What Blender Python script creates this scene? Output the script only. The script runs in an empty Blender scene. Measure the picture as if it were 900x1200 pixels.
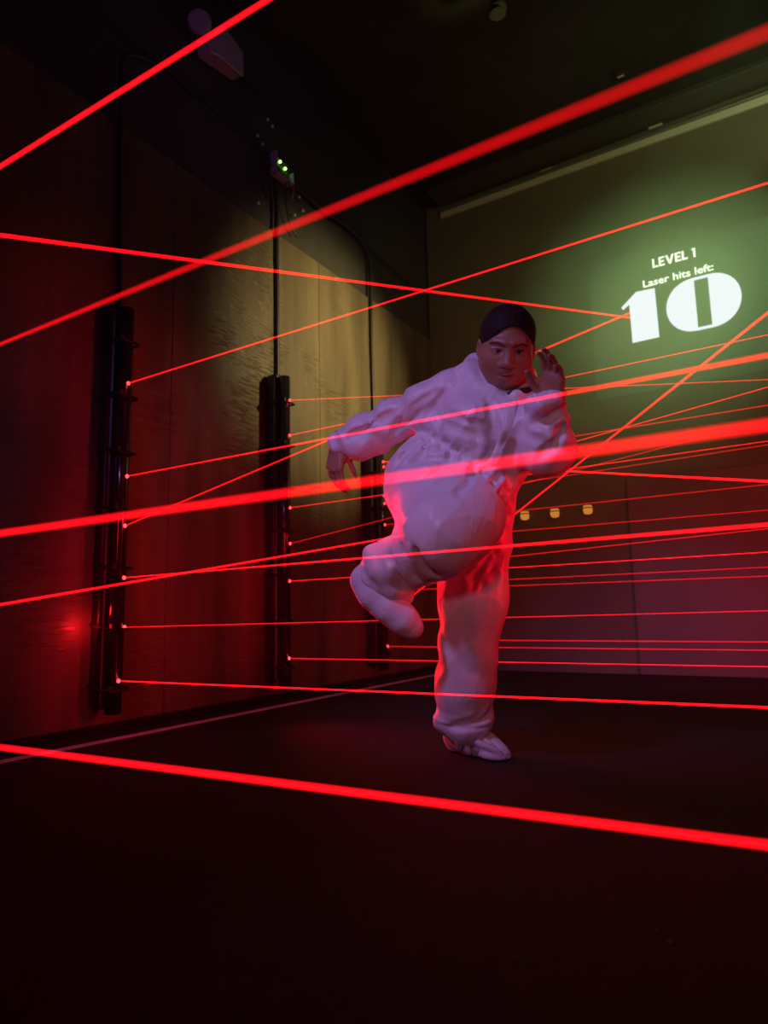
import bpy, bmesh, math, random
import numpy as np
from mathutils import Vector, Matrix

random.seed(7)
rng = np.random.default_rng(7)
scene = bpy.context.scene
COL = scene.collection
PI = math.pi

# ------------------------------------------------------------------ camera
FPX = 791.0                       # focal length in pixels of a 900 x 1200 frame
CAM = np.array([2.569, 0.0, 0.48])
_a, _p, _r = math.radians(31.5), math.radians(8.3), math.radians(-1.3)
FW = np.array([-math.sin(_a)*math.cos(_p), math.cos(_a)*math.cos(_p), math.sin(_p)])
_rt = np.array([math.cos(_a), math.sin(_a), 0.0])
_up = np.cross(_rt, FW)
RT = math.cos(_r)*_rt + math.sin(_r)*_up
UP = -math.sin(_r)*_rt + math.cos(_r)*_up

def ray(px, py):
    return FW + RT*((px-450)/FPX) - UP*((py-600)/FPX)
def at(px, py, d):                # point at optical depth d
    return CAM + ray(px, py)*d
def onplane(px, py, ax, val):     # point where the view ray meets a wall / floor plane
    r = ray(px, py)
    return CAM + r*((val-CAM[ax])/r[ax])

cd = bpy.data.cameras.new('camera'); cam = bpy.data.objects.new('camera', cd); COL.objects.link(cam)
M = Matrix(((RT[0], UP[0], -FW[0], CAM[0]), (RT[1], UP[1], -FW[1], CAM[1]), (RT[2], UP[2], -FW[2], CAM[2]), (0, 0, 0, 1)))
cam.matrix_world = M
cd.sensor_fit = 'VERTICAL'; cd.sensor_height = 36.4; cd.sensor_width = 27.3
cd.lens = FPX*36.4/1200.0
cd.clip_start = 0.02
cd.dof.use_dof = True; cd.dof.focus_distance = 2.15; cd.dof.aperture_fstop = 2.8
scene.camera = cam

# ------------------------------------------------------------------ materials
def new_mat(name):
    m = bpy.data.materials.new(name); m.use_nodes = True
    nt = m.node_tree; b = nt.nodes['Principled BSDF']
    return m, nt, b
def plain(name, col, rough=0.6, metal=0.0, spec=0.5, emit=None, es=0.0, noise=0.0, nscale=30.0, bump=0.0, bscale=80.0):
    m, nt, b = new_mat(name)
    b.inputs['Base Color'].default_value = (*col, 1)
    b.inputs['Roughness'].default_value = rough
    b.inputs['Metallic'].default_value = metal
    b.inputs['Specular IOR Level'].default_value = spec
    if emit:
        b.inputs['Emission Color'].default_value = (*emit, 1)
        b.inputs['Emission Strength'].default_value = es
    tc = nt.nodes.new('ShaderNodeTexCoord')
    if noise > 0:
        n = nt.nodes.new('ShaderNodeTexNoise'); n.inputs['Scale'].default_value = nscale; n.inputs['Detail'].default_value = 5
        nt.links.new(tc.outputs['Object'], n.inputs['Vector'])
        r = nt.nodes.new('ShaderNodeValToRGB')
        r.color_ramp.elements[0].color = (*[c*(1-noise) for c in col], 1)
        r.color_ramp.elements[1].color = (*[min(1, c*(1+noise)) for c in col], 1)
        r.color_ramp.elements[0].position = .3; r.color_ramp.elements[1].position = .7
        nt.links.new(n.outputs['Fac'], r.inputs['Fac']); nt.links.new(r.outputs['Color'], b.inputs['Base Color'])
    if bump > 0:
        n = nt.nodes.new('ShaderNodeTexNoise'); n.inputs['Scale'].default_value = bscale; n.inputs['Detail'].default_value = 6
        nt.links.new(tc.outputs['Object'], n.inputs['Vector'])
        bp = nt.nodes.new('ShaderNodeBump'); bp.inputs['Strength'].default_value = bump; bp.inputs['Distance'].default_value = .01
        nt.links.new(n.outputs['Fac'], bp.inputs['Height']); nt.links.new(bp.outputs['Normal'], b.inputs['Normal'])
    return m
def emitter(name, col, strength):
    m = bpy.data.materials.new(name); m.use_nodes = True; nt = m.node_tree
    nt.nodes.clear()
    o = nt.nodes.new('ShaderNodeOutputMaterial'); e = nt.nodes.new('ShaderNodeEmission')
    e.inputs['Color'].default_value = (*col, 1); e.inputs['Strength'].default_value = strength
    nt.links.new(e.outputs[0], o.inputs['Surface'])
    return m
_beam = {}
def beam_mat(strength):
    k = round(strength, 2)
    if k in _beam: return _beam[k]
    m = bpy.data.materials.new('laser_light'); m.use_nodes = True; nt = m.node_tree; nt.nodes.clear()
    o = nt.nodes.new('ShaderNodeOutputMaterial'); e = nt.nodes.new('ShaderNodeEmission')
    t = nt.nodes.new('ShaderNodeBsdfTransparent'); ad = nt.nodes.new('ShaderNodeAddShader')
    e.inputs['Color'].default_value = (1, .003, .007, 1); e.inputs['Strength'].default_value = strength/2   # light is met twice, going in and out
    nt.links.new(e.outputs[0], ad.inputs[0]); nt.links.new(t.outputs[0], ad.inputs[1]); nt.links.new(ad.outputs[0], o.inputs['Surface'])
    _beam[k] = m
    return m

def plywood():
    m, nt, b = new_mat('scuffed_painted_plywood')
    N = nt.nodes.new; L = nt.links.new
    tc = N('ShaderNodeTexCoord')
    mp = N('ShaderNodeMapping'); mp.inputs['Scale'].default_value = (1, 2.6, .30); L(tc.outputs['Object'], mp.inputs['Vector'])
    n1 = N('ShaderNodeTexNoise'); n1.inputs['Scale'].default_value = 2.2; n1.inputs['Detail'].default_value = 5; L(mp.outputs[0], n1.inputs['Vector'])
    r = N('ShaderNodeValToRGB')
    r.color_ramp.elements[0].position = .3; r.color_ramp.elements[0].color = (.085, .065, .04, 1)
    r.color_ramp.elements[1].position = .72; r.color_ramp.elements[1].color = (.22, .17, .095, 1)
    L(n1.outputs['Fac'], r.inputs['Fac']); L(r.outputs['Color'], b.inputs['Base Color'])
    # diagonal trowel and scrape marks
    mp2 = N('ShaderNodeMapping'); mp2.inputs['Rotation'].default_value = (math.radians(-20), 0, 0); mp2.inputs['Scale'].default_value = (1, 3.6, 30)
    L(tc.outputs['Object'], mp2.inputs['Vector'])
    n2 = N('ShaderNodeTexNoise'); n2.inputs['Scale'].default_value = 2.6; n2.inputs['Detail'].default_value = 8; n2.inputs['Distortion'].default_value = .7; L(mp2.outputs[0], n2.inputs['Vector'])
    r2 = N('ShaderNodeValToRGB'); r2.color_ramp.elements[0].position = .52; r2.color_ramp.elements[1].position = .66
    L(n2.outputs['Fac'], r2.inputs['Fac'])
    n3 = N('ShaderNodeTexNoise'); n3.inputs['Scale'].default_value = 2.3; n3.inputs['Detail'].default_value = 3; L(tc.outputs['Object'], n3.inputs['Vector'])
    r3 = N('ShaderNodeValToRGB'); r3.color_ramp.elements[0].position = .48; r3.color_ramp.elements[1].position = .62; L(n3.outputs['Fac'], r3.inputs['Fac'])
    mu = N('ShaderNodeMath'); mu.operation = 'MULTIPLY'; L(r2.outputs['Color'], mu.inputs[0]); L(r3.outputs['Color'], mu.inputs[1])
    n4 = N('ShaderNodeTexNoise'); n4.inputs['Scale'].default_value = 16; n4.inputs['Detail'].default_value = 7
    mp4 = N('ShaderNodeMapping'); mp4.inputs['Scale'].default_value = (1, 1, .6); L(tc.outputs['Object'], mp4.inputs['Vector']); L(mp4.outputs[0], n4.inputs['Vector'])
    ad = N('ShaderNodeMath'); ad.operation = 'MULTIPLY_ADD'; ad.inputs[1].default_value = .35; L(n4.outputs['Fac'], ad.inputs[0]); L(mu.outputs[0], ad.inputs[2])
    bp = N('ShaderNodeBump'); bp.inputs['Strength'].default_value = .55; bp.inputs['Distance'].default_value = .012
    L(ad.outputs[0], bp.inputs['Height']); L(bp.outputs['Normal'], b.inputs['Normal'])
    b.inputs['Roughness'].default_value = .36; b.inputs['Specular IOR Level'].default_value = .45
    return m

def fabric():
    m, nt, b = new_mat('white_coverall_fabric')
    N = nt.nodes.new; L = nt.links.new
    tc = N('ShaderNodeTexCoord')
    n = N('ShaderNodeTexNoise'); n.inputs['Scale'].default_value = 13; n.inputs['Detail'].default_value = 3; n.inputs['Distortion'].default_value = 1.1
    mp = N('ShaderNodeMapping'); mp.inputs['Rotation'].default_value = (.5, .4, .9); mp.inputs['Scale'].default_value = (1, 1, .45)
    L(tc.outputs['Object'], mp.inputs['Vector']); L(mp.outputs[0], n.inputs['Vector'])
    bp = N('ShaderNodeBump'); bp.inputs['Strength'].default_value = .35; bp.inputs['Distance'].default_value = .02
    L(n.outputs['Fac'], bp.inputs['Height']); L(bp.outputs['Normal'], b.inputs['Normal'])
    b.inputs['Base Color'].default_value = (.74, .73, .78, 1)
    b.inputs['Roughness'].default_value = .42
    b.inputs['Sheen Weight'].default_value = .15
    return m

def skin_mat():
    m, nt, b = new_mat('skin')
    a = nt.nodes.new('ShaderNodeAttribute'); a.attribute_name = 'tone'
    nt.links.new(a.outputs['Color'], b.inputs['Base Color'])
    b.inputs['Roughness'].default_value = .45
    b.inputs['Subsurface Weight'].default_value = .08
    b.inputs['Subsurface Radius'].default_value = (.012, .004, .002)
    b.inputs['Subsurface Scale'].default_value = 1
    return m

MAT = dict(
    black_wall=plain('matt_black_plaster', (.050, .046, .034), .8, noise=.25, nscale=3, bump=.15, bscale=40),
    back_wall=plain('dark_painted_back_wall', (.20, .18, .13), .62, noise=.15, nscale=2, bump=.12, bscale=30),
    panel=plain('dark_panel_board', (.23, .185, .165), .5, noise=.12, nscale=2, bump=.08, bscale=20),
    ply=plywood(),
    floor=plain('black_floor_covering', (.016, .013, .013), .75, noise=.3, nscale=60, bump=.3, bscale=260),
    ceiling=plain('black_ceiling_paint', (.035, .033, .025), .7, noise=.2, nscale=4, bump=.1, bscale=30),
    skirting=plain('black_gloss_skirting', (.02, .016, .016), .25),
    tape=plain('pale_floor_tape', (.80, .72, .76), .55, noise=.12, nscale=9),
    post=plain('black_plastic_post', (.018, .016, .02), .38, bump=.05, bscale=50),
    tube=plain('glossy_black_tube', (.02, .016, .02), .14, spec=.8),
    tie=plain('black_cable_tie', (.012, .012, .012), .45),
    cable=plain('black_cable_sheath', (.018, .016, .018), .42),
    led=emitter('laser_lens_glow', (1, .04, .05), 4),
    fabric=fabric(),
    cover=plain('white_shoe_cover_film', (.72, .70, .78), .5, bump=.3, bscale=30),
    hair=plain('black_hair', (.010, .008, .007), .62, spec=.25, bump=.5, bscale=160),
    skin=skin_mat(),
    shirt=plain('black_shirt_rib', (.012, .012, .012), .7),
    zip=plain('pale_zip_flap', (.70, .69, .74), .4, bump=.2, bscale=40),
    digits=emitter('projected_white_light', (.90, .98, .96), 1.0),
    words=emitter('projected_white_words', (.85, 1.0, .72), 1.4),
    bg=None,
    metal=plain('grey_ceiling_metal', (.30, .30, .30), .35, metal=.6),
    strip=plain('pale_trim_strip', (.80, .78, .66), .45),
    darkmetal=plain('dark_ceiling_metal', (.10, .095, .08), .5, metal=.3),
    slot=plain('pale_slot_edge', (.8, .8, .62), .4),
    amber=emitter('amber_lamp_glow', (1, .36, .06), .55),
    brass=plain('amber_lamp_casing', (.35, .2, .08), .4, metal=.5),
    boxgrey=plain('pale_grey_plastic', (.45, .42, .46), .5, noise=.1),
    pcb=plain('green_circuit_board', (.03, .09, .03), .45, noise=.3, nscale=90),
    greenled=emitter('green_led_glow', (.35, 1, .12), 8),
    orange=plain('orange_wire', (.5, .2, .05), .5),
    clip=plain('white_cable_tip', (.85, .85, .85), .35, emit=None),
    lint=plain('pale_lint', (.8, .7, .75), .6),
    can=plain('dark_green_can_metal', (.16, .17, .08), .3, metal=.6),
)
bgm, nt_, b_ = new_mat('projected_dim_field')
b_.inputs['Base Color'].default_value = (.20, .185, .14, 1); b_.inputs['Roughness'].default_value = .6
b_.inputs['Emission Color'].default_value = (.35, .8, .42, 1); b_.inputs['Emission Strength'].default_value = .012  # projector's faint light on the wall, put in as emission
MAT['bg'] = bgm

# ------------------------------------------------------------------ object helpers
def link(name, me, m=None, parent=None, smooth=False):
    o = bpy.data.objects.new(name, me); COL.objects.link(o)
    if m is not None: me.materials.append(m)
    if parent is not None: o.parent = parent
    if smooth:
        for p in me.polygons: p.use_smooth = True
    return o
def obj(name, bm, m, parent=None, smooth=False):
    me = bpy.data.meshes.new(name); bm.normal_update(); bm.to_mesh(me); bm.free()
    return link(name, me, m, parent, smooth)
def tag(o, label, cat, group=None, kind=None):
    o['label'] = label; o['category'] = cat
    if group: o['group'] = group
    if kind: o['kind'] = kind
    return o
def structure(o): o['kind'] = 'structure'; return o
def empty(name, loc):
    o = bpy.data.objects.new(name, None); o.location = loc; COL.objects.link(o); o.empty_display_size = .1
    return o
def box(bm, x0, x1, y0, y1, z0, z1, bevel=0.0, seg=2):
    r = bmesh.ops.create_cube(bm, size=1)
    vs = r['verts']
    for v in vs: v.co = Vector(((x0+x1)/2+v.co.x*(x1-x0), (y0+y1)/2+v.co.y*(y1-y0), (z0+z1)/2+v.co.z*(z1-z0)))
    if bevel > 0:
        es = list({e for v in vs for e in v.link_edges})
        bmesh.ops.bevel(bm, geom=es, offset=bevel, segments=seg, affect='EDGES', profile=.5)
    return bm
def tube(bm, pts, r, n=8, caps=True, radii=None):
    pts = [Vector(p) for p in pts]
    rings = []
    prev = None
    for i, p in enumerate(pts):
        t = (pts[min(i+1, len(pts)-1)]-pts[max(i-1, 0)]).normalized()
        if prev is None:
            u = t.orthogonal().normalized()
        else:
            u = (prev - t*prev.dot(t)).normalized()
        prev = u
        w = t.cross(u)
        rr = radii[i] if radii else r
        rings.append([bm.verts.new(p+(u*math.cos(2*PI*k/n)+w*math.sin(2*PI*k/n))*rr) for k in range(n)])
    for a, b in zip(rings, rings[1:]):
        for k in range(n):
            bm.faces.new((a[k], a[(k+1) % n], b[(k+1) % n], b[k]))
    if caps:
        bm.faces.new(list(reversed(rings[0]))); bm.faces.new(rings[-1])
    return bm
def smoothpath(pts, n=8):         # Catmull-Rom through points
    pts = [np.array(p, float) for p in pts]
    P = [2*pts[0]-pts[1]]+pts+[2*pts[-1]-pts[-2]]
    out = []
    for i in range(1, len(P)-2):
        for k in range(n):
            t = k/n
            out.append(.5*((2*P[i])+(-P[i-1]+P[i+1])*t+(2*P[i-1]-5*P[i]+4*P[i+1]-P[i+2])*t*t+(-P[i-1]+3*P[i]-3*P[i+1]+P[i+2])*t**3))
    out.append(P[-2])
    return out
def ball(bm, c, r, seg=12, sc=(1, 1, 1)):
    q = bmesh.ops.create_uvsphere(bm, u_segments=seg, v_segments=max(6, seg//2+2), radius=r)
    for v in q['verts']: v.co = Vector((v.co.x*sc[0]+c[0], v.co.y*sc[1]+c[1], v.co.z*sc[2]+c[2]))
    return bm

# ------------------------------------------------------------------ room shell
YB, XR, YF, ZC = 5.033, 4.3, -1.6, 4.06
ZP = 2.81                          # top of the boarded part of the left wall
B = bmesh.new
structure(obj('floor', box(B(), -.15, XR+.15, YF-.15, YB+.15, -.12, 0), MAT['floor']))
structure(obj('ceiling', box(B(), -.15, XR+.15, YF-.15, YB+.15, ZC, ZC+.12), MAT['ceiling']))
structure(obj('wall_back', box(B(), 0, XR, YB, YB+.12, 0, ZC), MAT['back_wall']))
structure(obj('wall_right', box(B(), XR, XR+.12, YF, YB, 0, ZC), MAT['black_wall']))
structure(obj('wall_front', box(B(), 0, XR, YF-.12, YF, 0, ZC), MAT['black_wall']))
structure(obj('wall_left', box(B(), -.14, -.02, YF, YB, 0, ZC), MAT['black_wall']))
bm = B()
for y0, y1 in ((-1.6, -.30), (-.297, .95), (.953, 2.2), (2.203, 3.42), (3.423, 4.43), (4.433, YB)):
    box(bm, -.02, 0, y0, y1, 0, ZP, .0025, 1)
structure(obj('trim_1', bm, MAT['ply']))                               # sheets of boarding on the left wall
structure(obj('baseboard_left', box(B(), 0, .018, YF, YB, 0, .035, .004, 2), MAT['skirting']))
s0 = onplane(81, 881, 2, 0); s1 = onplane(426, 806, 2, 0)
xs = (s0[0]+s1[0])/2
o = obj('floor_tape', box(B(), xs-.022, xs+.022, 1.2, 4.75, 0, .004, .001, 1), MAT['tape'])
tag(o, 'straight strip of pale tape on the black floor along the boarded wall', 'tape')
pe = onplane(737, 600, 1, YB)
structure(obj('trim_2', box(B(), pe[0], XR, YB-.02, YB, 0, 1.38, .003, 1), MAT['panel']))

# ceiling edge above the back wall
t = empty('ceiling_rail', (0, YB-.1, ZC)); tag(t, 'long pale and dark metal rail along the ceiling above the back wall', 'rail')
def kid(o, p):
    o.parent = p; o.matrix_parent_inverse = Matrix.Translation(-p.location); return o
kid(obj('wall_strip', box(B(), .15, XR, YB-.022, YB, 3.90, 3.955, .004, 2), MAT['strip']), t)
kid(obj('channel', box(B(), .15, XR, YB-.26, YB-.03, ZC-.05, ZC, .006, 2), MAT['darkmetal']), t)
kid(obj('edge_bead', box(B(), .15, XR, YB-.042, YB-.022, 3.955, 3.975, .004, 2), MAT['metal']), t)
for px, py in ((640, 199), (768, 148)):
    c = onplane(px, py, 2, ZC-.052)
    kid(obj('slot', box(B(), c[0]-.05, c[0]+.05, c[1]-.012, c[1]+.012, ZC-.056, ZC-.049, .002, 1), MAT['slot']), t)

# ------------------------------------------------------------------ laser posts
XE = .150                          # how far the lenses stand off the wall
posts = [
    ('tall black laser post on the left wall, nearest of three, purple streak down its edge',
     [(151, 449), (149.5, 558), (147, 616), (146, 677), (146.5, 735), (139.5, 798)]),
    ('tall black laser post standing second on the left wall, left of the outstretched hand',
     [(340, 469), (340, 510), (340.5, 595), (340.5, 637), (340, 681), (339.5, 771.5)]),
    ('tall black laser post farthest along the left wall, partly behind the person',
     [(449.5, 541), (450, 547), (450.5, 581), (451, 590), (451.5, 615), (452, 635), (453, 668), (453.5, 686), (454, 692), (453.5, 722), (455, 757.5)]),
]
post_y = []
for label, ems in posts:
    ys = [onplane(px, py, 0, XE)[1] for px, py in ems]
    yp = sum(ys)/len(ys); post_y.append(yp)
    t = empty('laser_post', (0, yp, .1)); tag(t, label, 'laser post', 'laser posts along the left wall')
    L = lambda x, y, z: (x, y, z-.1)
    zb, zt = .105, 1.86
    b = B(); box(b, 0, .088, -.048, .048, zb-.1, zt-.1, .016, 3)
    obj('casing', b, MAT['post'], t)
    b = B(); tube(b, [L(.112, -.004, zb-.02), L(.112, -.004, zt-.02)], .034, 20)
    obj('front_tube', b, MAT['tube'], t, False)
    for f in t.children[-1].data.polygons: f.use_smooth = len(f.vertices) == 4
    b = B(); tube(b, [L(.075, -.056, zb-.01), L(.075, -.056, zt-.03)], .009, 10)
    obj('side_cable', b, MAT['cable'], t, True)
    for k in range(7):
        z = zt-.17-.25*k
        b = B()
        pts = []
        for q in range(28):                       # rounded strap loop around casing and tube
            a = 2*PI*q/28
            pts.append(L(.072+.082*math.copysign(abs(math.cos(a))**.75, math.cos(a)), .062*math.copysign(abs(math.sin(a))**.6, math.sin(a)), z-.012*math.cos(a)))
        pts.append(pts[0])
        tube(b, pts, .006, 6, False)
        box(b, .135, .152, -.052, -.036, z-.1-.012, z-.1+.012, .002, 1)
        obj('cable_tie', b, MAT['tie'], t)
    for (px, py), ye in zip(ems, ys):
        z = onplane(px, py, 0, XE)[2]
        b = B(); ball(b, L(XE-.003, ye-yp, z), .0085, 12, (.7, 1, 1))
        obj('laser_lens', b, MAT['led'], t, True)
POSTEM = [[onplane(px, py, 0, XE) for px, py in e] for _, e in posts]

# ------------------------------------------------------------------ laser beams
def rayat_y(px, py, y): return onplane(px, py, 1, y)
def add_beam(a, b, label, r=.0021, s=2.6, r1=None):
    a = Vector(a); b = Vector(b)
    if b.x < XR:                       # carry it on to the right wall unless it stops earlier
        pass
    bm = B(); tube(bm, [a, b], r, 8, True, [r, r1 or r])
    o = obj('laser_beam', bm, beam_mat(s), None, True)
    tag(o, label, 'laser beam', 'red laser beams crossing the room')
    return o
def extend_to_x(p, q, x):   # carry the line p-q on to the wall at x
    p = np.array(p); q = np.array(q); d = q-p
    e = p+d*((x-p[0])/d[0])
    # keep inside room
    for ax, lo, hi in ((1, YF+.02, YB-.02), (2, .02, ZC-.02)):
        if e[ax] < lo: e = p+d*((lo-p[ax])/d[ax])
        if e[ax] > hi: e = p+d*((hi-p[ax])/d[ax])
    return e
# from a lens: (post, lens, right-hand pixel, y at which it crosses that view ray)
LENS = [
    (0, 0, (850, 230), 1.75, 'red beam from the nearest post, topmost lens, passing just above the head', .0023, 2.6),
    (0, 1, (849, 426), .75, 'red beam from the nearest post, second lens down, crossing the chest', .0021, 2.4),
    (0, 3, (849, 619), 1.10, 'red beam from the nearest post, fourth lens down, crossing the raised knee', .0021, 2.8),
    (0, 4, (849, 717), 4.1, 'red beam from the nearest post, fifth lens down, passing behind the raised foot', .0024, 2.0),
    (0, 5, (849, 827), 1.75, 'red beam from the lowest lens of the nearest post, crossing the standing shin', .0026, 2.6),
    (1, 0, (849, 447), 3.9, 'thin red beam from the second post, topmost lens, nearly level behind the back', .0026, 1.7),
    (1, 1, (849, 403), 3.4, 'thin red beam from the second post, second lens, emerging beside the raised hand', .0026, 2.0),
    (1, 2, (849, 524), 3.6, 'thin red beam from the second post, third lens, rising behind the hip', .0026, 2.0),
    (1, 3, (849, 506), 4.3, 'thinnest red beam from the second post, fourth lens, rising behind the thigh', .0022, 1.3),
    (1, 4, (849, 650), 2.9, 'red beam from the second post, fifth lens, nearly level behind both legs', .0026, 2.2),
    (1, 5, (849, 780.5), 2.9, 'red beam from the second post, lowest lens, level behind the standing shin', .0026, 2.2),
    (2, 0, (849, 561.5), 1.75, 'bold red beam sloping down to the right from behind the bent elbow', .0026, 2.7),
    (2, 1, (849, 483), 4.3, 'thin red beam from the farthest post rising behind the waist, upper of two', .0026, 1.6),
    (2, 2, (849, 468), 3.2, 'red beam from the farthest post rising most steeply of those behind the elbow', .0026, 2.0),
    (2, 3, (849, 529), 4.5, 'thin red beam from the farthest post running just below the bold sloping one', .0024, 1.4),
    (2, 4, (849, 573), 4.6, 'thin red beam from the farthest post running just above the three amber lamps', .0024, 1.4),
    (2, 5, (849, 602), 4.6, 'thin red beam from the farthest post running just below the three amber lamps', .0024, 1.4),
    (2, 6, (849, 625), 4.3, 'thin red beam from the farthest post, third below the amber lamps', .0026, 1.6),
    (2, 7, (849, 667), 4.5, 'thin red beam from the farthest post, upper of a close pair at knee height', .0024, 1.5),
    (2, 8, (849, 677), 4.5, 'thin red beam from the farthest post, lower of a close pair at knee height', .0024, 1.5),
    (2, 9, (849, 407), 1.7, 'steep red beam rising from behind the raised foot to the right edge', .0024, 2.7),
    (2, 10, (849, 761.5), 4.5, 'thin level red beam from the lowest lens of the farthest post', .0026, 1.8),
]
for pi, ei, (px, py), yc, label, r, s in LENS:
    a = POSTEM[pi][ei]; q = rayat_y(px, py, yc)
    far = yc > 2.0
    add_beam(a, extend_to_x(a, q, XR), label, r*(.68 if far else 1), s*(.85 if far else 1), .0008 if (pi, ei) == (0, 1) else None)
add_beam(POSTEM[0][2], onplane(741, 365.5, 1, YB-.002), 'red beam rising from the nearest post across the face towards the projected digits', .0021, 2.0, .0050)
_q = np.array(onplane(741, 372.5, 1, YB-.002)); add_beam(extend_to_x(_q, at(50, 282, 1.7), .02), onplane(741, 372.5, 1, YB-.002), 'red beam sloping gently down from the left edge towards the projected digits', .0050, 1.7, .0055)
a = np.array(onplane(520, 750, 1, YB-.01)); q = rayat_y(849, 752, 4.75)
add_beam(a, extend_to_x(a, q, XR), 'thin level red beam low on the back wall, uppermost of the lowest pair', .0024, 1.3)
# beams that start left of the frame: two pixels and the depth at each
FREE = [
    ((50, 164, .95), (313, 0, .80), 'broad red beam crossing the top left corner under the ceiling', .0021, 3.0),
    ((50, 383, .86), (850, 58, .30), 'broad red beam rising from the left edge across the upper picture, fading right', .0019, 1.4),
    ((50, 618, .66), (850, 505, .38), 'broadest red beam, crossing the hips just in front of the person', .0024, 2.7),
    ((50, 882, .75), (850, 984, .50), 'broad red beam slanting low over the near floor', .0021, 3.4),
]
TAPER = {58: .0002, 505: .0016}
for (x0, y0, d0), (x1, y1, d1), label, r, s in FREE:
    p = at(x0, y0, d0); q = at(x1, y1, d1)
    add_beam(extend_to_x(q, p, .02), extend_to_x(p, q, XR), label, r, s, TAPER.get(y1))
p = at(50, 700, 1.35); q = at(467, 628.5, 1.93)
add_beam(extend_to_x(q, p, .02), q, 'red beam rising from the left edge and stopping on the raised thigh', .0021, 2.6)

# ------------------------------------------------------------------ projection on the back wall
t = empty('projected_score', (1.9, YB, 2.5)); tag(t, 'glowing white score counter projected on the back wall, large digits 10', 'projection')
def W(px, py, off=.0):
    p = onplane(px, py, 1, YB); return p[0], p[2]
def text_part(name, body, x0, z0, height, width, m, off):
    cu = bpy.data.curves.new(name, 'FONT'); cu.body = body; cu.size = 1; cu.offset = .018; cu.extrude = .0; cu.resolution_u = 6
    tmp = bpy.data.objects.new(name+'_tmp', cu); COL.objects.link(tmp)
    bpy.context.view_layer.update()
    me = bpy.data.meshes.new_from_object(tmp.evaluated_get(bpy.context.evaluated_depsgraph_get()))
    bpy.data.objects.remove(tmp); bpy.data.curves.remove(cu)
    co = np.array([v.co[:] for v in me.vertices])
    mn, mx = co.min(0), co.max(0)
    base = 0.0
    sx = width/(mx[0]-mn[0]); sz = height/.73
    for v in me.vertices:
        v.co = Vector((x0+(v.co.x-mn[0])*sx-1.9, -off, z0+(v.co.y-base)*sz-2.5))
    # one part for each letter: islands of the outline whose widths overlap belong together
    bm = bmesh.new(); bm.from_mesh(me); bpy.data.meshes.remove(me)
    seen = set(); isl = []
    for v in bm.verts:
        if v in seen: continue
        st = [v]; seen.add(v); g = []
        while st:
            q = st.pop(); g.append(q)
            for e in q.link_edges:
                w_ = e.other_vert(q)
                if w_ not in seen: seen.add(w_); st.append(w_)
        isl.append(g)
    isl.sort(key=lambda g: min(v.co.x for v in g))
    letters = []
    for g in isl:
        lo_, hi_ = min(v.co.x for v in g), max(v.co.x for v in g)
        if letters and (lo_+hi_)/2 < letters[-1][1]: letters[-1][0].extend(g); letters[-1][1] = max(hi_, letters[-1][1])
        else: letters.append([list(g), hi_])
    for g, _h in letters:
        b2 = bmesh.new(); mp = {v: b2.verts.new(v.co) for v in g}
        for f_ in {f_ for v in g for f_ in v.link_faces}: b2.faces.new([mp[v] for v in f_.verts])
        obj(name, b2, m, t)
    bm.free()
x0, z0 = W(765, 314.5); x1, _ = W(815.5, 302.5); _, zt_ = W(763.5, 304.5)
def flat(name, polys, m, off):
    bm = B()
    for pl in polys:
        vs = [bm.verts.new((x-1.9, -off, z-2.5)) for x, z in pl]
        bm.faces.new(vs)
    bmesh.ops.recalc_face_normals(bm, faces=bm.faces[:])
    o = obj(name, bm, m, t); return o
GL = dict(L=(.56, [[(0, 0), (.2, 0), (.2, 1), (0, 1)], [(.2, 0), (.56, 0), (.56, .19), (.2, .19)]]),
          E=(.58, [[(0, 0), (.2, 0), (.2, 1), (0, 1)], [(.2, 0), (.58, 0), (.58, .18), (.2, .18)], [(.2, .41), (.53, .41), (.53, .59), (.2, .59)], [(.2, .82), (.58, .82), (.58, 1), (.2, 1)]]),
          V=(.86, [[(.33, 0), (.53, 0), (.22, 1), (0, 1)], [(.33, 0), (.53, 0), (.86, 1), (.64, 1)]]))
GL['1'] = (.36, [[(.15, 0), (.36, 0), (.36, 1), (.15, 1)], [(.15, 1), (.15, .81), (0, .81), (0, .90)]])
GL[' '] = (.22, [])
adv = sum(GL[ch][0]+.09 for ch in 'LEVEL 1')-.09
polys = []; cx_ = 0
hgt, wid = .070, x1-x0
for ch in 'LEVEL 1':
    polys = [[(x0+(cx_+u)*wid/adv, z0+v*hgt) for u, v in pl] for pl in GL[ch][1]]
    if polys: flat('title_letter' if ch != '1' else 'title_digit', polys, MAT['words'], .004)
    cx_ += GL[ch][0]+.09
x0, z0 = W(754, 337.5); x1, _ = W(836.5, 317)
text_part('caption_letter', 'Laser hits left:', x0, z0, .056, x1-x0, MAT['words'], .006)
def flat(name, polys, m, off):
    bm = B()
    for pl in polys:
        vs = [bm.verts.new((x-1.9, -off, z-2.5)) for x, z in pl]
        bm.faces.new(vs)
    bmesh.ops.recalc_face_normals(bm, faces=bm.faces[:])
    o = obj(name, bm, m, t); return o
zb_, zt_ = 2.394, 2.776
flat('digit_one', [[W(741.5, 402.3), W(772.8, 395.3), W(767.3, 337.8), W(745.5, 342.4), W(728.2, 361), W(730.5, 363.8), W(737.6, 357.3)]], MAT['digits'], .005)
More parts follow.
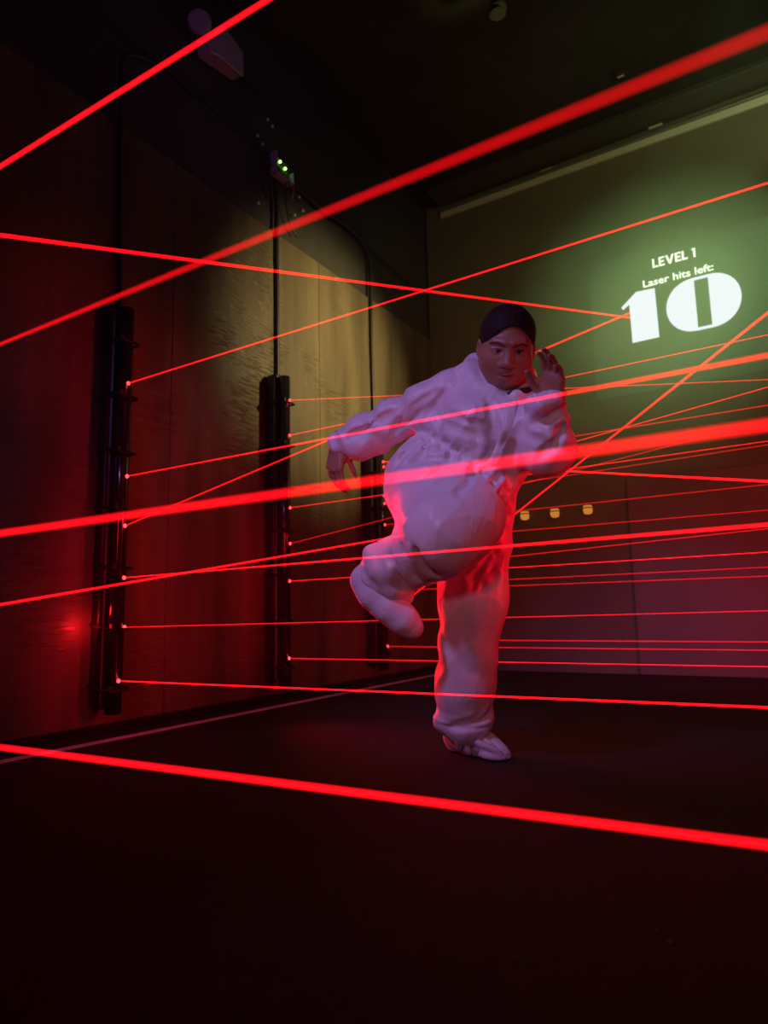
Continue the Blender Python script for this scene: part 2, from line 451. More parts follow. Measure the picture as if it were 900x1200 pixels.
# zero: fat bowl halves either side of a tall narrow counter, thin bars above and below
cl0, zt_ = W(812.3, 328); cl1 = W(828.5, 323)[0]
xc = (cl0+cl1)/2 + .004; zt_ = W(812, 326)[1]; zb0 = W(816, 388)[1]
zm, zh = (zt_+zb0)/2, (zt_+zb0*-1)/2
zh = (zt_-zb0)/2
xl = W(780, 360)[0]; bw = cl0-xl
def bowl(sign):
    pts = []
    x_in = xc+sign*(cl1-cl0)/2
    for k in range(25):
        a = PI/2*(1-2*k/24)
        pts.append((x_in+sign*bw*abs(math.cos(a))**.9, zm+zh*math.sin(a)))
    return pts
hw = (cl1-cl0)/2; bar = .022
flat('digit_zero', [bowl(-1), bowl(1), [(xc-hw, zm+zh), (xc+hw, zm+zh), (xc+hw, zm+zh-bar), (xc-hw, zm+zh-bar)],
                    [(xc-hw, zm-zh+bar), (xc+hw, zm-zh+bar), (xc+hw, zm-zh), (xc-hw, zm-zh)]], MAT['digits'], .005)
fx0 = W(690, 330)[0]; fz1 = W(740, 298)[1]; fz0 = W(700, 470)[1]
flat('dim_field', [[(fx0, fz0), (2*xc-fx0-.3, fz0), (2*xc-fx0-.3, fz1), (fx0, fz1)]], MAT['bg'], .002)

# ------------------------------------------------------------------ amber lamps
for (px, py), which in zip(((616.5, 604), (651.5, 601), (690, 597)), ('left', 'middle', 'right')):
    c = onplane(px, py, 1, YB)
    t2 = empty('amber_lamp', (c[0], YB, c[2]))
    tag(t2, f'small glowing amber lamp low on the back wall, {which} one of three', 'lamp', 'amber lamps on the back wall')
    b = B(); box(b, -.036, .036, -.012, 0, -.045, .048, .006, 2); obj('back_plate', b, MAT['brass'], t2)
    b = B()
    prof = [(-.038, .018), (-.030, .030), (-.012, .034), (.004, .034)]
    rings = []
    for z, r in prof:
        rings.append([b.verts.new((r*math.cos(2*PI*k/20), -.03+r*.8*math.sin(2*PI*k/20), z)) for k in range(20)])
    for p_, q_ in zip(rings, rings[1:]):
        for k in range(20): b.faces.new((p_[k], p_[(k+1) % 20], q_[(k+1) % 20], q_[k]))
    b.faces.new(list(reversed(rings[0]))); b.faces.new(rings[-1])
    obj('glowing_cup', b, MAT['amber'], t2, True)
    b = B(); tube(b, [(0, -.03, .004), (0, -.03, .010)], .036, 20); obj('dark_band', b, MAT['tie'], t2)
    b = B(); tube(b, [(0, -.03, .010), (0, -.03, .026)], .032, 20, radii=[.034, .030]); obj('upper_glow', b, MAT['amber'], t2)
    b = B(); tube(b, [(0, -.03, .026), (0, -.03, .040)], .03, 20, radii=[.031, .018]); obj('cap', b, MAT['brass'], t2)

# ------------------------------------------------------------------ cables, boxes, ceiling things
XC_ = .012
def wall_cable(pix, r, label, x=XC_, extra=None, name='cable'):
    pts = [onplane(px, py, 0, x) for px, py in pix]
    if extra: pts += extra
    b = B(); tube(b, smoothpath(pts, 8), r, 8)
    o = obj(name, b, MAT['cable'], None, True)
    tag(o, label, 'cable', 'black cables on the left wall')
def topz(k, r=.112): return [(.05, post_y[k]-.005, 1.94), (.108, post_y[k]-.004, 1.80)]
wall_cable([(228, 112), (205, 88), (178, 73), (155, 64), (144, 68), (141.5, 90), (141, 150), (140.5, 230), (140.5, 320), (141, 376)], .011, 'black cable bending over and hanging straight down to the nearest laser post')
wall_cable([(322, 214), (324, 240), (324, 290), (324.5, 350), (325, 455)], .015, 'black cable hanging straight from the junction box to the second laser post')
wall_cable([(362, 233), (385, 252), (410, 268), (426, 286), (433, 306), (434, 335), (435, 400), (436.5, 450), (438, 500)], .014, 'black cable curving off the wall line and dropping to the farthest laser post')
wall_cable([(120, 20), (200, 84), (262, 136), (312, 182)], .008, 'thin black cable running along the upper left wall into the junction box')
wall_cable([(340, 214), (360, 231), (410, 270), (450, 306), (487, 338)], .008, 'thin black cable running from the junction box towards the far corner')
wall_cable([(285, 88), (300, 104), (309, 118), (313, 128), (330, 146), (346, 158)], .006, 'thin grey wire drooping from the wall device above the junction box')
wall_cable([(511, 383), (511, 400), (511.5, 440), (511.5, 520)], .006, 'thin dark wire down the far corner of the room', x=.02)

c = onplane(327, 200, 0, 0)
t3 = empty('junction_box', (0, c[1], c[2])); tag(t3, 'small open junction box high on the left wall with lit green board', 'junction box')
b = B(); box(b, 0, .012, -.085, .085, -.075, .075, .004, 2); box(b, .012, .055, -.085, -.075, -.075, .075, .003, 1); box(b, .012, .055, -.085, .085, -.075, -.065, .003, 1); box(b, .012, .055, .075, .085, -.075, .01, .003, 1)
obj('case', b, MAT['boxgrey'], t3)
b = B(); box(b, .016, .022, -.065, .062, -.035, .045, .001, 1)
for k in range(6): box(b, .022, .034, -.05+.02*k, -.04+.02*k, -.028, -.008, .001, 1)
obj('circuit_board', b, MAT['pcb'], t3)
for y, z in ((-.03, .03), (.02, .012)):
    b = B(); ball(b, (.034, y, z), .0085, 12); obj('green_light', b, MAT['greenled'], t3, True)
for k, (ya, za, yb_, zb2) in enumerate(((-.02, -.03, .05, -.12), (.03, -.02, .09, -.16), (.0, .045, .02, .13), (.045, .04, .03, .11))):
    b = B(); tube(b, smoothpath([(.03, ya, za), (.05, (ya+yb_)/2+.02, (za+zb2)/2), (.03, yb_, zb2)], 6), .004, 6); obj('loose_wire', b, MAT['orange'] if k == 1 else MAT['cable'], t3, True)
b = B(); tube(b, smoothpath([(.02, -.085, -.02), (.02, -.15, -.03), (.02, -.19, -.10), (.015, -.17, -.22), (.015, -.13, -.27)], 6), .006, 6); obj('looped_wire', b, MAT['cable'], t3, True)
b = B(); tube(b, smoothpath([(.03, .03, -.05), (.03, .03, -.20), (.02, .08, -.32), (.015, .15, -.38)], 6), .005, 6); obj('looped_wire', b, MAT['cable'], t3, True)
for px, py in ((314, 140), (319.5, 148), (302, 159), (308, 169), (303, 238), (323.5, 242), (345.5, 252), (344, 214.5), (343.5, 221), (351, 231), (355, 247)):
    c2 = onplane(px, py, 0, .008)
    b = B(); ball(b, (0, 0, 0), .0095, 10, (.8, 1, 1)); tube(b, [(-.008, 0, 0), (0, 0, 0)], .006, 8)
    o = obj('cable_clip', b, MAT['clip'], None, True); o.location = c2
    tag(o, 'tiny white cable clip on the dark wall around the junction box', 'cable clip', 'white clips around the junction box')

c = onplane(256, 55, 0, .1)
t4 = empty('wall_device', (.0, c[1], c[2])); tag(t4, 'pale boxy device with a round end mounted high on the left wall', 'device')
def P0(px, py, x): p = onplane(px, py, 0, x); return (p[0], p[1]-c[1], p[2]-c[2])
b = B()
q = [(243, 40), (262, 28), (286, 62), (286, 88), (270, 77), (246, 60)]
lo = [b.verts.new(P0(px, py, .10)) for px, py in q]
hi = [b.verts.new((v.co.x-.09, v.co.y, v.co.z)) for v in lo]
b.faces.new(lo); b.faces.new(list(reversed(hi)))
for k in range(6): b.faces.new((lo[k], hi[k], hi[(k+1) % 6], lo[(k+1) % 6]))
bmesh.ops.recalc_face_normals(b, faces=b.faces[:])
bmesh.ops.bevel(b, geom=b.edges[:], offset=.006, segments=2, affect='EDGES')
obj('housing', b, MAT['boxgrey'], t4)
b = B()
pa = Vector(P0(234, 26, .10)); dirn = Vector((.6, -.7, -.25)).normalized()
tube(b, [pa-dirn*.03, pa-dirn*.012, pa+dirn*.01, pa+dirn*.02], .05, 24, radii=[.05, .062, .062, .055])
obj('round_end', b, MAT['boxgrey'], t4)
b = B(); tube(b, smoothpath([P0(247, 61, .105), P0(258, 66, .105), P0(272, 79, .105), P0(285, 89, .105)], 6), .004, 6); obj('bright_rim', b, MAT['clip'], t4, True)
for px in (254, 262, 269):
    p0 = Vector(P0(px, 30, .04)); b = B(); tube(b, [p0, p0+Vector((0, 0, .34))], .008, 8); obj('hanger_rod', b, MAT['post'], t4, True)

# can light and small fittings on the ceiling
c = onplane(583, 14, 2, ZC-.25)
t5 = empty('ceiling_spotlight', (c[0], c[1], ZC)); tag(t5, 'dark cylindrical spotlight with a ring hanging from the ceiling', 'spotlight')
b = B(); tube(b, [(0, 0, -.06), (0, 0, -.26)], .036, 24); obj('barrel', b, MAT['can'], t5, False)
b = B(); tube(b, [(0, 0, -.225), (0, 0, -.235)], .052, 24); tube(b, [(0, 0, -.255), (0, 0, -.265)], .046, 24); obj('ring', b, MAT['darkmetal'], t5)
b = B(); tube(b, [(0, 0, 0), (0, 0, -.07)], .01, 10); box(b, -.05, .05, -.05, .05, -.012, 0, .003, 1); obj('stem', b, MAT['darkmetal'], t5)
c = onplane(727, 86, 2, ZC)
t6 = empty('ceiling_sensor', (c[0], c[1], ZC)); tag(t6, 'tiny sensor with one pale glinting edge on the dark ceiling', 'sensor')
b = B(); tube(b, [(0, 0, 0), (0, 0, -.012), (0, 0, -.02)], .045, 20, radii=[.05, .05, .03]); obj('housing', b, MAT['ceiling'], t6)
b = B(); box(b, -.022, .022, -.006, .006, -.028, -.018, .002, 1); obj('glinting_edge', b, MAT['slot'], t6)  # pale bar, a glint put into the colour
for px, py, r in ((770, 1090, .0022), (785, 1105, .0026), (720, 1055, .0014), (144, 973, .002), (603, 1122, .0012)):
    c2 = onplane(px, py, 2, 0)
    b = B(); bmesh.ops.create_icosphere(b, subdivisions=2, radius=r)
    for v in b.verts: v.co = Vector((v.co.x*1.3, v.co.y, v.co.z*.5))*(1+.25*random.random())
    o = obj('lint_speck', b, MAT['lint'], None, True); o.location = (c2[0], c2[1], r*.45)
    tag(o, 'tiny pale speck of lint on the near black floor', 'lint', 'lint specks on the floor')

# ------------------------------------------------------------------ person: fields, then surface nets
def unit(v): v = np.array(v, float); return v/np.linalg.norm(v)
class Field:
    def __init__(self, lo, hi, h):
        self.lo = np.array(lo, np.float32); self.h = h
        self.n = np.ceil((np.array(hi)-self.lo)/h).astype(int)+1
        self.F = np.full(self.n, 1.0, np.float32)
    def region(self, lo, hi):
        a = np.clip(np.floor((np.array(lo)-self.lo)/self.h).astype(int), 0, self.n-1)
        b = np.clip(np.ceil((np.array(hi)-self.lo)/self.h).astype(int)+1, 1, self.n)
        if np.any(b-a < 1): return None, None
        sl = tuple(slice(i, j) for i, j in zip(a, b))
        X = [(self.lo[k]+self.h*np.arange(a[k], b[k])).astype(np.float32) for k in range(3)]
        return sl, np.meshgrid(*X, indexing='ij', sparse=True)
    def put(self, fn, lo, hi, k=.02, op='add', pad=.03):
        sl, G = self.region(np.array(lo)-pad-k, np.array(hi)+pad+k)
        if sl is None: return
        d = fn(*G); A = self.F[sl]
        if op == 'add':
            hh = np.maximum(k-np.abs(A-d), 0)/k if k > 0 else 0
            self.F[sl] = np.minimum(A, d)-hh*hh*k*.25
        else:                              # carve
            d = -d
            hh = np.maximum(k-np.abs(A-d), 0)/k if k > 0 else 0
            self.F[sl] = np.maximum(A, d)+hh*hh*k*.25
    def cone(self, a, b, ra, rb, k=.02, op='add', fold=None):
        a = np.array(a, np.float32); b = np.array(b, np.float32); ab = b-a; L2 = float(ab@ab)+1e-12
        r = max(ra, rb)
        def fn(x, y, z):
            px, py, pz = x-a[0], y-a[1], z-a[2]
            t = np.clip((px*ab[0]+py*ab[1]+pz*ab[2])/L2, 0, 1)
            d = np.sqrt((px-t*ab[0])**2+(py-t*ab[1])**2+(pz-t*ab[2])**2)-(ra+(rb-ra)*t)
            if fold: d = d-fold(t, x, y, z)
            return d
        self.put(fn, np.minimum(a, b)-r, np.maximum(a, b)+r, k, op)
    def chain(self, pts, rs, k=.02, op='add', fold=None):
        if np.isscalar(rs): rs = [rs]*len(pts)
        for i in range(len(pts)-1): self.cone(pts[i], pts[i+1], rs[i], rs[i+1], k, op, fold)
    def ell(self, c, R, rad, k=.02, op='add'):
        c = np.array(c, np.float32); rad = np.array(rad, np.float32)*(HS if R is HR else 1); R = np.array(R, np.float32)
        def fn(x, y, z):
            p = (x-c[0], y-c[1], z-c[2])
            q = [(p[0]*R[i][0]+p[1]*R[i][1]+p[2]*R[i][2]) for i in range(3)]
            k0 = np.sqrt(sum((q[i]/rad[i])**2 for i in range(3)))
            k1 = np.sqrt(sum((q[i]/rad[i]**2)**2 for i in range(3)))+1e-6
            return k0*(k0-1)/k1
        m = np.abs(R).T@rad
        self.put(fn, c-m, c+m, k, op)
    def sample(self, P):
        g = np.clip(np.round((np.asarray(P)-self.lo)/self.h).astype(int), 0, self.n-1)
        return self.F[g[..., 0], g[..., 1], g[..., 2]]
    def surf(self, px, py, d0=1.6, d1=2.7):
        ds = np.arange(d0, d1, .003); P = CAM+ray(px, py)*ds[:, None]
        v = self.sample(P); i = np.argmax(v < 0)
        return P[i] if (v < 0).any() else P[np.argmin(v)]
    def mesh(self):
        F = self.F; s = (F < 0); n = self.n
        c = np.zeros(n-1, np.int8)
        for i in (0, 1):
            for j in (0, 1):
                for k in (0, 1):
                    c += s[i:n[0]-1+i, j:n[1]-1+j, k:n[2]-1+k]
        act = np.argwhere((c > 0) & (c < 8))
        idx = np.full(n-1, -1, np.int32); idx[act[:, 0], act[:, 1], act[:, 2]] = np.arange(len(act))
        cor = [(i, j, k) for i in (0, 1) for j in (0, 1) for k in (0, 1)]
        val = np.stack([F[act[:, 0]+i, act[:, 1]+j, act[:, 2]+k] for i, j, k in cor], 1)
        acc = np.zeros((len(act), 3)); cnt = np.zeros(len(act))
        for p in range(8):
            for q in range(p+1, 8):
                if sum(abs(cor[p][m]-cor[q][m]) for m in range(3)) != 1: continue
                a, b = val[:, p], val[:, q]; x = (a < 0) != (b < 0)
                t = np.where(x, a/np.where(x, a-b, 1), 0)
                pt = np.array(cor[p])+t[:, None]*(np.array(cor[q])-np.array(cor[p]))
                acc += np.where(x[:, None], pt, 0); cnt += x
        V = self.lo+self.h*(act+acc/cnt[:, None])
        quads = []
        for ax in range(3):
            o1, o2 = [(1, 2), (2, 0), (0, 1)][ax]
            sl0 = [slice(None)]*3; sl1 = [slice(None)]*3
            sl0[ax] = slice(0, n[ax]-1); sl1[ax] = slice(1, n[ax])
            e = np.argwhere(s[tuple(sl0)] != s[tuple(sl1)])
            e = e[(e[:, o1] > 0) & (e[:, o2] > 0) & (e[:, o1] < n[o1]-1) & (e[:, o2] < n[o2]-1)]
            ins = s[e[:, 0], e[:, 1], e[:, 2]]
            def cell(d1, d2):
                q = e.copy(); q[:, o1] -= d1; q[:, o2] -= d2; return idx[q[:, 0], q[:, 1], q[:, 2]]
            A, Bq, C, D = cell(1, 1), cell(0, 1), cell(0, 0), cell(1, 0)
            Q = np.stack([A, Bq, C, D], 1); Q[~ins] = Q[~ins][:, ::-1]
            quads.append(Q)
        return V, np.concatenate(quads)
def relax(V, Q, it=2, lam=.5):
    e = np.concatenate([Q[:, [0, 1]], Q[:, [1, 2]], Q[:, [2, 3]], Q[:, [3, 0]]])
    for _ in range(it):
        acc = np.zeros_like(V); cnt = np.zeros(len(V))
        for a, b in ((0, 1), (1, 0)):
            for ax in range(3): acc[:, ax] += np.bincount(e[:, a], V[e[:, b], ax], len(V))
            cnt += np.bincount(e[:, a], minlength=len(V))
        V = V+lam*(acc/np.maximum(cnt, 1)[:, None]-V)
    return V
def field_obj(name, fld, m, parent, origin, it=1):
    V, Q = fld.mesh(); V = relax(V, Q, it)
    me = bpy.data.meshes.new(name); me.from_pydata((V-np.array(origin)).tolist(), [], Q.tolist()); me.update()
    o = link(name, me, m, None, True)
    if parent is not None: o.parent = parent
    o.location = origin if parent is None else (0, 0, 0)
    return o, V
def pxm(d): return FPX/d

# ---- head frame (X to her left = picture right, Y up, Z out of the face)
HC = at(593.5, 407, 2.06)
def rot(axis, a):
    return np.array(Matrix.Rotation(a, 3, Vector(axis)))
cx, cyv, cz = RT, UP, -FW
Bm = np.stack([cx, cyv, cz], 1)
Rl = rot((0, 0, 1), math.radians(-5)) @ rot((0, 1, 0), math.radians(-4)) @ rot((1, 0, 0), math.radians(24))
HX, HY, HZ = (Bm@Rl).T
HR = np.stack([HX, HY, HZ])
HS = np.array([1.0, .92, .95])
def hp(x, y, z): return HC+HX*x*HS[0]+HY*y*HS[1]+HZ*z*HS[2]

Fb = Field((.98, 1.55, 0.0), (2.08, 2.75, 1.56), .0032)
def build_body(f):
    # inner trunk and limbs, all hidden in the coverall but continuous with head and hands
    N0, N1 = at(583, 448, 2.17), at(589, 418, 2.11)
    f.cone(at(550, 545, 2.2), at(575, 480, 2.17), .10, .10, .03)
    f.cone(at(538, 462, 2.2), at(618, 476, 2.14), .05, .05, .03)
    f.cone(at(575, 480, 2.17), N0, .10, .066, .03)
    f.cone(N0, N1, .062, .058, .03)
    f.cone(at(538, 462, 2.2), at(463, 492, 2.3), .045, .036, .02); f.cone(at(463, 492, 2.3), at(396, 522, 2.38), .036, .024, .02)
    f.cone(at(618, 476, 2.14), at(645, 532, 1.99), .045, .036, .02); f.cone(at(645, 532, 1.99), at(641, 470, 1.93), .036, .025, .02)
    f.cone(at(550, 575, 2.24), at(553, 715, 2.19), .085, .06, .03); f.cone(at(553, 715, 2.19), at(545, 848, 2.24), .055, .035, .02)
    f.cone(at(520, 570, 2.22), at(530, 632, 1.93), .09, .065, .03); f.cone(at(528, 640, 1.93), at(446, 672, 2.12), .055, .036, .02)
    f.cone(at(545, 848, 2.24), at(580, 878, 2.2), .03, .026, .02); f.cone(at(446, 672, 2.12), at(478, 730, 2.11), .03, .022, .02)
    # head
    f.ell(hp(0, .035, -.012), HR, (.077, .092, .095), .02)
    f.cone(hp(0, -.035, .022), hp(0, -.078, .052), .068, .040, .03)          # face and jaw
    f.ell(hp(0, -.03, .03), HR, (.070, .080, .066), .03)
    for s in (-1, 1):
        f.ell(hp(s*.042, -.040, .058), HR, (.031, .034, .027), .025)           # full cheeks
        f.cone(hp(s*.050, -.055, .01), hp(s*.026, -.088, .045), .025, .022, .03)
        f.cone(hp(s*.012, .030, .092), hp(s*.044, .029, .076), .007, .006, .02)  # brow
        f.ell(hp(s*.033, .004, .094), HR, (.019, .011, .014), .014, 'cut')     # eye hollow
        f.ell(hp(s*.033, .001, .079), HR, (.0145, .012, .0125), .004)          # eyeball
        f.cone(hp(s*.017, .0085, .089), hp(s*.049, .0065, .080), .0042, .004, .006)  # upper lid
        f.cone(hp(s*.019, -.0085, .088), hp(s*.047, -.007, .081), .003, .003, .006)
        f.ell(hp(s*.0155, -.040, .099), HR, (.0105, .0085, .010), .008)          # nostril wing
        f.cone(hp(s*.022, -.042, .094), hp(s*.034, -.066, .080), .0030, .002, .01)   # raised nose fold
        f.ell(hp(s*.081, -.008, -.004), HR, (.010, .031, .018), .006)          # ear
        f.ell(hp(s*.086, -.006, .004), HR, (.006, .016, .009), .006, 'cut')
    f.ell(hp(0, -.098, .066), HR, (.026, .018, .02), .02)                     # chin
    f.cone(hp(0, .008, .088), hp(0, -.030, .105), .0075, .0120, .014)         # nose
    f.ell(hp(0, -.036, .107), HR, (.015, .0115, .0115), .008)
    for s in (-1, 1): f.ell(hp(s*.009, -.0460, .103), HR, (.0045, .003, .005), .003, 'cut')
    f.cone(hp(-.008, -.0585, .098), hp(.008, -.0585, .098), .006, .006, .006)
    # grimacing mouth: lips pulled wide, a dark gap with teeth between
    f.chain([hp(-.029, -.070, .083), hp(-.014, -.0590, .0945), hp(0, -.0595, .097), hp(.014, -.0590, .0945), hp(.029, -.070, .083)], [.003, .0060, .0064, .0060, .003], .006)
    f.chain([hp(-.028, -.072, .083), hp(-.012, -.0805, .092), hp(0, -.082, .094), hp(.012, -.0805, .092), hp(.028, -.072, .083)], [.003, .0068, .0078, .0068, .003], .006)
    f.ell(hp(0, -.0715, .096), HR, (.023, .0062, .018), .003, 'cut')
    f.chain([hp(-.019, -.0705, .0850), hp(0, -.0698, .0915), hp(.019, -.0705, .0850)], .0044, .002)
build_body(Fb)

def hand(f, wrist, fdir, pnorm, side, sc=1.0, curls=(.25, .3, .35, .4), spread=.16, thumb=(.9, .35)):
    """fdir: along the fingers, pnorm: out of the palm, side: +1 when the thumb lies on fdir x pnorm"""
    d = unit(fdir); n = unit(np.array(pnorm)-d*np.dot(pnorm, d)); u = np.cross(d, n)*side     # u points to the thumb side
    w = np.array(wrist)
    P = lambda a, b, c: w+(u*a+d*b+n*c)*sc
    kn = [(.028, .088), (.010, .093), (-.009, .089), (-.027, .080)]
    for (a, b) in kn:
        f.cone(P(a*.62, .008, 0), P(a, b, -.004), .0165*sc, .0115*sc, .012)
    f.ell(P(0, .05, .003), np.stack([u, d, n]), (.036*sc, .045*sc, .014*sc), .012)
    f.ell(P(.024, .034, .010), np.stack([u, d, n]), (.016*sc, .026*sc, .013*sc), .012)
    f.cone(P(0, -.03, 0), P(0, .012, 0), .025*sc, .024*sc, .015)
    L = [(.042, .025, .021), (.047, .029, .022), (.043, .027, .021), (.033, .020, .019)]
    R_ = [.0088, .0090, .0086, .0078]
    for q, ((a, b), ls, r, c0) in enumerate(zip(kn, L, R_, curls)):
        p = P(a, b, -.004); ang = 0
        tilt = spread*(1.5-q)/1.5
        dd = unit(d+u*math.tan(tilt))
        for j, l in enumerate(ls):
            ang += c0*(1.0 if j == 0 else 1.35)
            v = dd*math.cos(ang)+n*math.sin(ang)
            e = p+v*l*sc
            f.cone(p, e, (r-.0007*j)*sc, (r-.0007*(j+1))*sc, .003)
            p = e
    p = P(.026, .022, .006)
    v = unit(d*.75+u*thumb[0]+n*thumb[1]); e = p+v*.042*sc; f.cone(p, e, .0125*sc, .0105*sc, .008)
    v2 = unit(d*1.0+u*thumb[0]*.45+n*(thumb[1]+.15)); e2 = e+v2*.034*sc; f.cone(e, e2, .0102*sc, .0092*sc, .003)
    v3 = unit(d*1.0+u*.1+n*(thumb[1]+.35)); f.cone(e2, e2+v3*.024*sc, .0092*sc, .0075*sc, .003)
# raised left hand: palm turned to the viewer, thumb towards her face
hand(Fb, at(645, 474, 1.93), RT*-.02+UP*1.0-FW*.45, -FW*.75-UP*.3-RT*.75, -1, .95, (.30, .30, .34, .38), .03, (.50, .45))
# right hand stretched back, fingers hanging
hand(Fb, at(396, 522, 2.36), -UP*1.0-RT*.10-FW*.15, FW*.8+RT*.6, 1, .98, (.36, .40, .44, .50), .02, (.30, .5))
ground = lambda x, y, z: (z*-1.0)+0*x+0*y+.002
PERSON0 = np.array(onplane(560, 880, 2, 0)); PERSON0[2] = 0
person, VB = field_obj('person', Fb, MAT['skin'], None, PERSON0, 1)
tag(person, 'person in white hooded coverall lunging over beams, one knee raised, hand by face', 'person')
# skin tones: lips, brows, eyes, teeth
q = (VB-HC)@HR.T/HS
tone = np.tile(np.array([.36, .185, .115]), (len(VB), 1))
def mix(mask, col): 
    m_ = np.clip(mask, 0, 1)[:, None]; tone[:] = tone*(1-m_)+np.array(col)*m_
def blob(c, rad, soft=.25):
    r_ = np.sqrt((((q-np.array(c))/np.array(rad))**2).sum(1)); return np.clip((1-r_)/soft, 0, 1)
headz = q[:, 2] > .03
for s in (-1, 1):
    for (x, y) in ((.014, .0190), (.019, .0215), (.025, .0245), (.032, .0275), (.040, .0280), (.048, .0250), (.054, .021)):
        mix(blob((s*x, y, .085), (.0070, .0042, .03), .5)*.95, (.02, .012, .01))
    mix(blob((s*.033, .002, .09), (.0140, .0046, .012), .3), (.30, .27, .26))
    mix(blob((s*.031, .002, .092), (.0062, .0060, .012), .25), (.02, .012, .01))
    mix(blob((s*.033, .0082, .088), (.019, .0042, .014), .4), (.02, .012, .01))
mix(blob((0, -.0595, .098), (.028, .0062, .016), .4)*.8, (.30, .075, .07))
mix(blob((0, -.081, .094), (.026, .0070, .016), .4)*.85, (.34, .085, .08))
mix(blob((0, -.0725, .084), (.023, .0055, .013), .4), (.05, .012, .01))
mix(blob((0, -.0702, .091), (.020, .0044, .014), .3), (.80, .74, .68))
ca = person.data.color_attributes.new('tone', 'FLOAT_COLOR', 'POINT')
ca.data.foreach_set('color', np.concatenate([tone, np.ones((len(tone), 1))], 1).astype(np.float32).ravel())
del Fb

# ---- hair drawn back tight into a low knot
Fh = Field(HC-.2, HC+.2, .003)
Fh.ell(hp(0, .040, -.014), HR, (.085, .098, .104), .0)
Fh.ell(hp(0, -.005, -.040), HR, (.083, .085, .075), .02)
def line_cut(x, y, z):
    px, py, pz = x-HC[0], y-HC[1], z-HC[2]
    X = px*HX[0]+py*HX[1]+pz*HX[2]; Y = px*HY[0]+py*HY[1]+pz*HY[2]; Z = px*HZ[0]+py*HZ[1]+pz*HZ[2]
    fr = .074-11.5*(X-.008)**2
    front = Y-fr                                     # negative below the hairline
    behind = -.012-Z                                 # positive behind the ears
    keep = np.maximum(front, behind)                 # keep where either is positive
    return keep
sl, G = Fh.region(HC-.2, HC+.2)
keep = line_cut(*G)
nape = (G[0]-HC[0])*HY[0]+(G[1]-HC[1])*HY[1]+(G[2]-HC[2])*HY[2]+.075
Fh.F[sl] = np.maximum(Fh.F[sl], -np.minimum(keep*.8, nape))
Fh.ell(hp(0, -.01, -.125), HR, (.042, .040, .034), .02)
hair, _ = field_obj('hair', Fh, MAT['hair'], person, PERSON0, 2)
# ---- coverall
Fs = Field((.95, 1.5, -.02), (2.10, 2.8, 1.5), .0042)
def wob(t, x, y, z, f=26, a=.005, ph=0.0):
    return a*np.sin(f*t+ph+9*np.sin(7*x+5*z)+6*np.sin(6*y-4*z+1.3))*(.6+.4*np.sin(17*x-13*y+11*z))
def fold_arm(t, x, y, z): return wob(t, x, y, z, 6, .0034)+.0030*np.sin(34*x+27*z-22*y+2*np.sin(19*z+11*x))+.0018*np.sin(61*x-38*z+25*y)
def fold_leg(t, x, y, z): return wob(t, x*.8, y*.8, z*.3, 9, .0038)+.0022*np.sin(60*x+22*z+3*np.sin(9*z))
def fold_low(t, x, y, z): return .0065*np.clip((t-.78)*5, 0, 1)*np.sin(34*t+14*x)+.0025*np.sin(7*t+20*x)
f = Fs
HIPR, HIPL = at(513, 568, 2.22), at(557, 583, 2.23)
KN, KN2 = at(520, 625, 1.93), at(547, 606, 1.95)
f.cone(HIPR, at(545, 565, 2.22), .158, .145, .04)
f.cone(HIPL, at(554, 705, 2.18), .130, .107, .05, fold=fold_leg)                         # standing leg
f.cone(at(554, 705, 2.18), at(545, 800, 2.22), .104, .094, .03, fold=fold_leg)
f.cone(at(545, 800, 2.22), at(543, 843, 2.235), .093, .088, .03, fold=fold_low)
f.cone(at(518, 846, 2.22), at(566, 841, 2.2), .030, .032, .03)                           # rucked hem
f.cone(at(509, 572, 2.2), KN, .160, .116, .04, fold=fold_leg)                            # raised thigh
f.cone(at(548, 568, 2.16), KN2, .140, .104, .05)
f.cone(KN, KN2, .114, .104, .03)
f.cone(at(512, 640, 1.98), at(455, 667, 2.11), .098, .088, .035, fold=fold_arm)          # lower leg folded back
f.chain([at(435, 648, 2.08), at(446, 668, 2.05), at(462, 690, 2.06), at(476, 700, 2.1)], [.026, .030, .030, .024], .02)  # cuff ruck
f.cone(at(548, 540, 2.22), at(572, 500, 2.16), .150, .150, .05)                          # trunk
f.ell(at(578, 536, 2.13), np.stack([RT, UP, FW]), (.125, .10, .13), .05)                 # belly
f.ell(at(556, 497, 2.06), np.stack([RT, UP, FW]), (.088, .080, .085), .05)
f.ell(at(601, 503, 2.04), np.stack([RT, UP, FW]), (.080, .080, .080), .05)
f.cone(at(532, 465, 2.2), at(616, 478, 2.13), .075, .075, .05)
f.cone(at(555, 452, 2.19), at(602, 462, 2.15), .058, .055, .04)
AR = [at(527, 464, 2.2), at(463, 492, 2.29), at(425, 512, 2.34), at(402, 521, 2.37)]
f.chain(AR, [.080, .066, .066, .047], .03, fold=fold_arm)
f.cone(at(500, 478, 2.21), at(540, 490, 2.16), .055, .06, .05)
f.chain([at(440, 518, 2.31), at(418, 523, 2.33)], [.042, .044], .03)
f.chain([at(390, 515, 2.36), at(397, 524, 2.345), at(406, 531, 2.36)], [.016, .019, .016], .015)
AL = [at(616, 480, 2.13), at(640, 528, 1.99)]
f.chain(AL, [.078, .076], .04)
f.cone(at(643, 526, 1.97), at(641, 482, 1.93), .072, .060, .03, fold=fold_arm)
f.chain([at(622, 472, 1.93), at(633, 475, 1.88), at(650, 468, 1.88), at(659, 461, 1.93)], [.016, .018, .017, .014], .02)
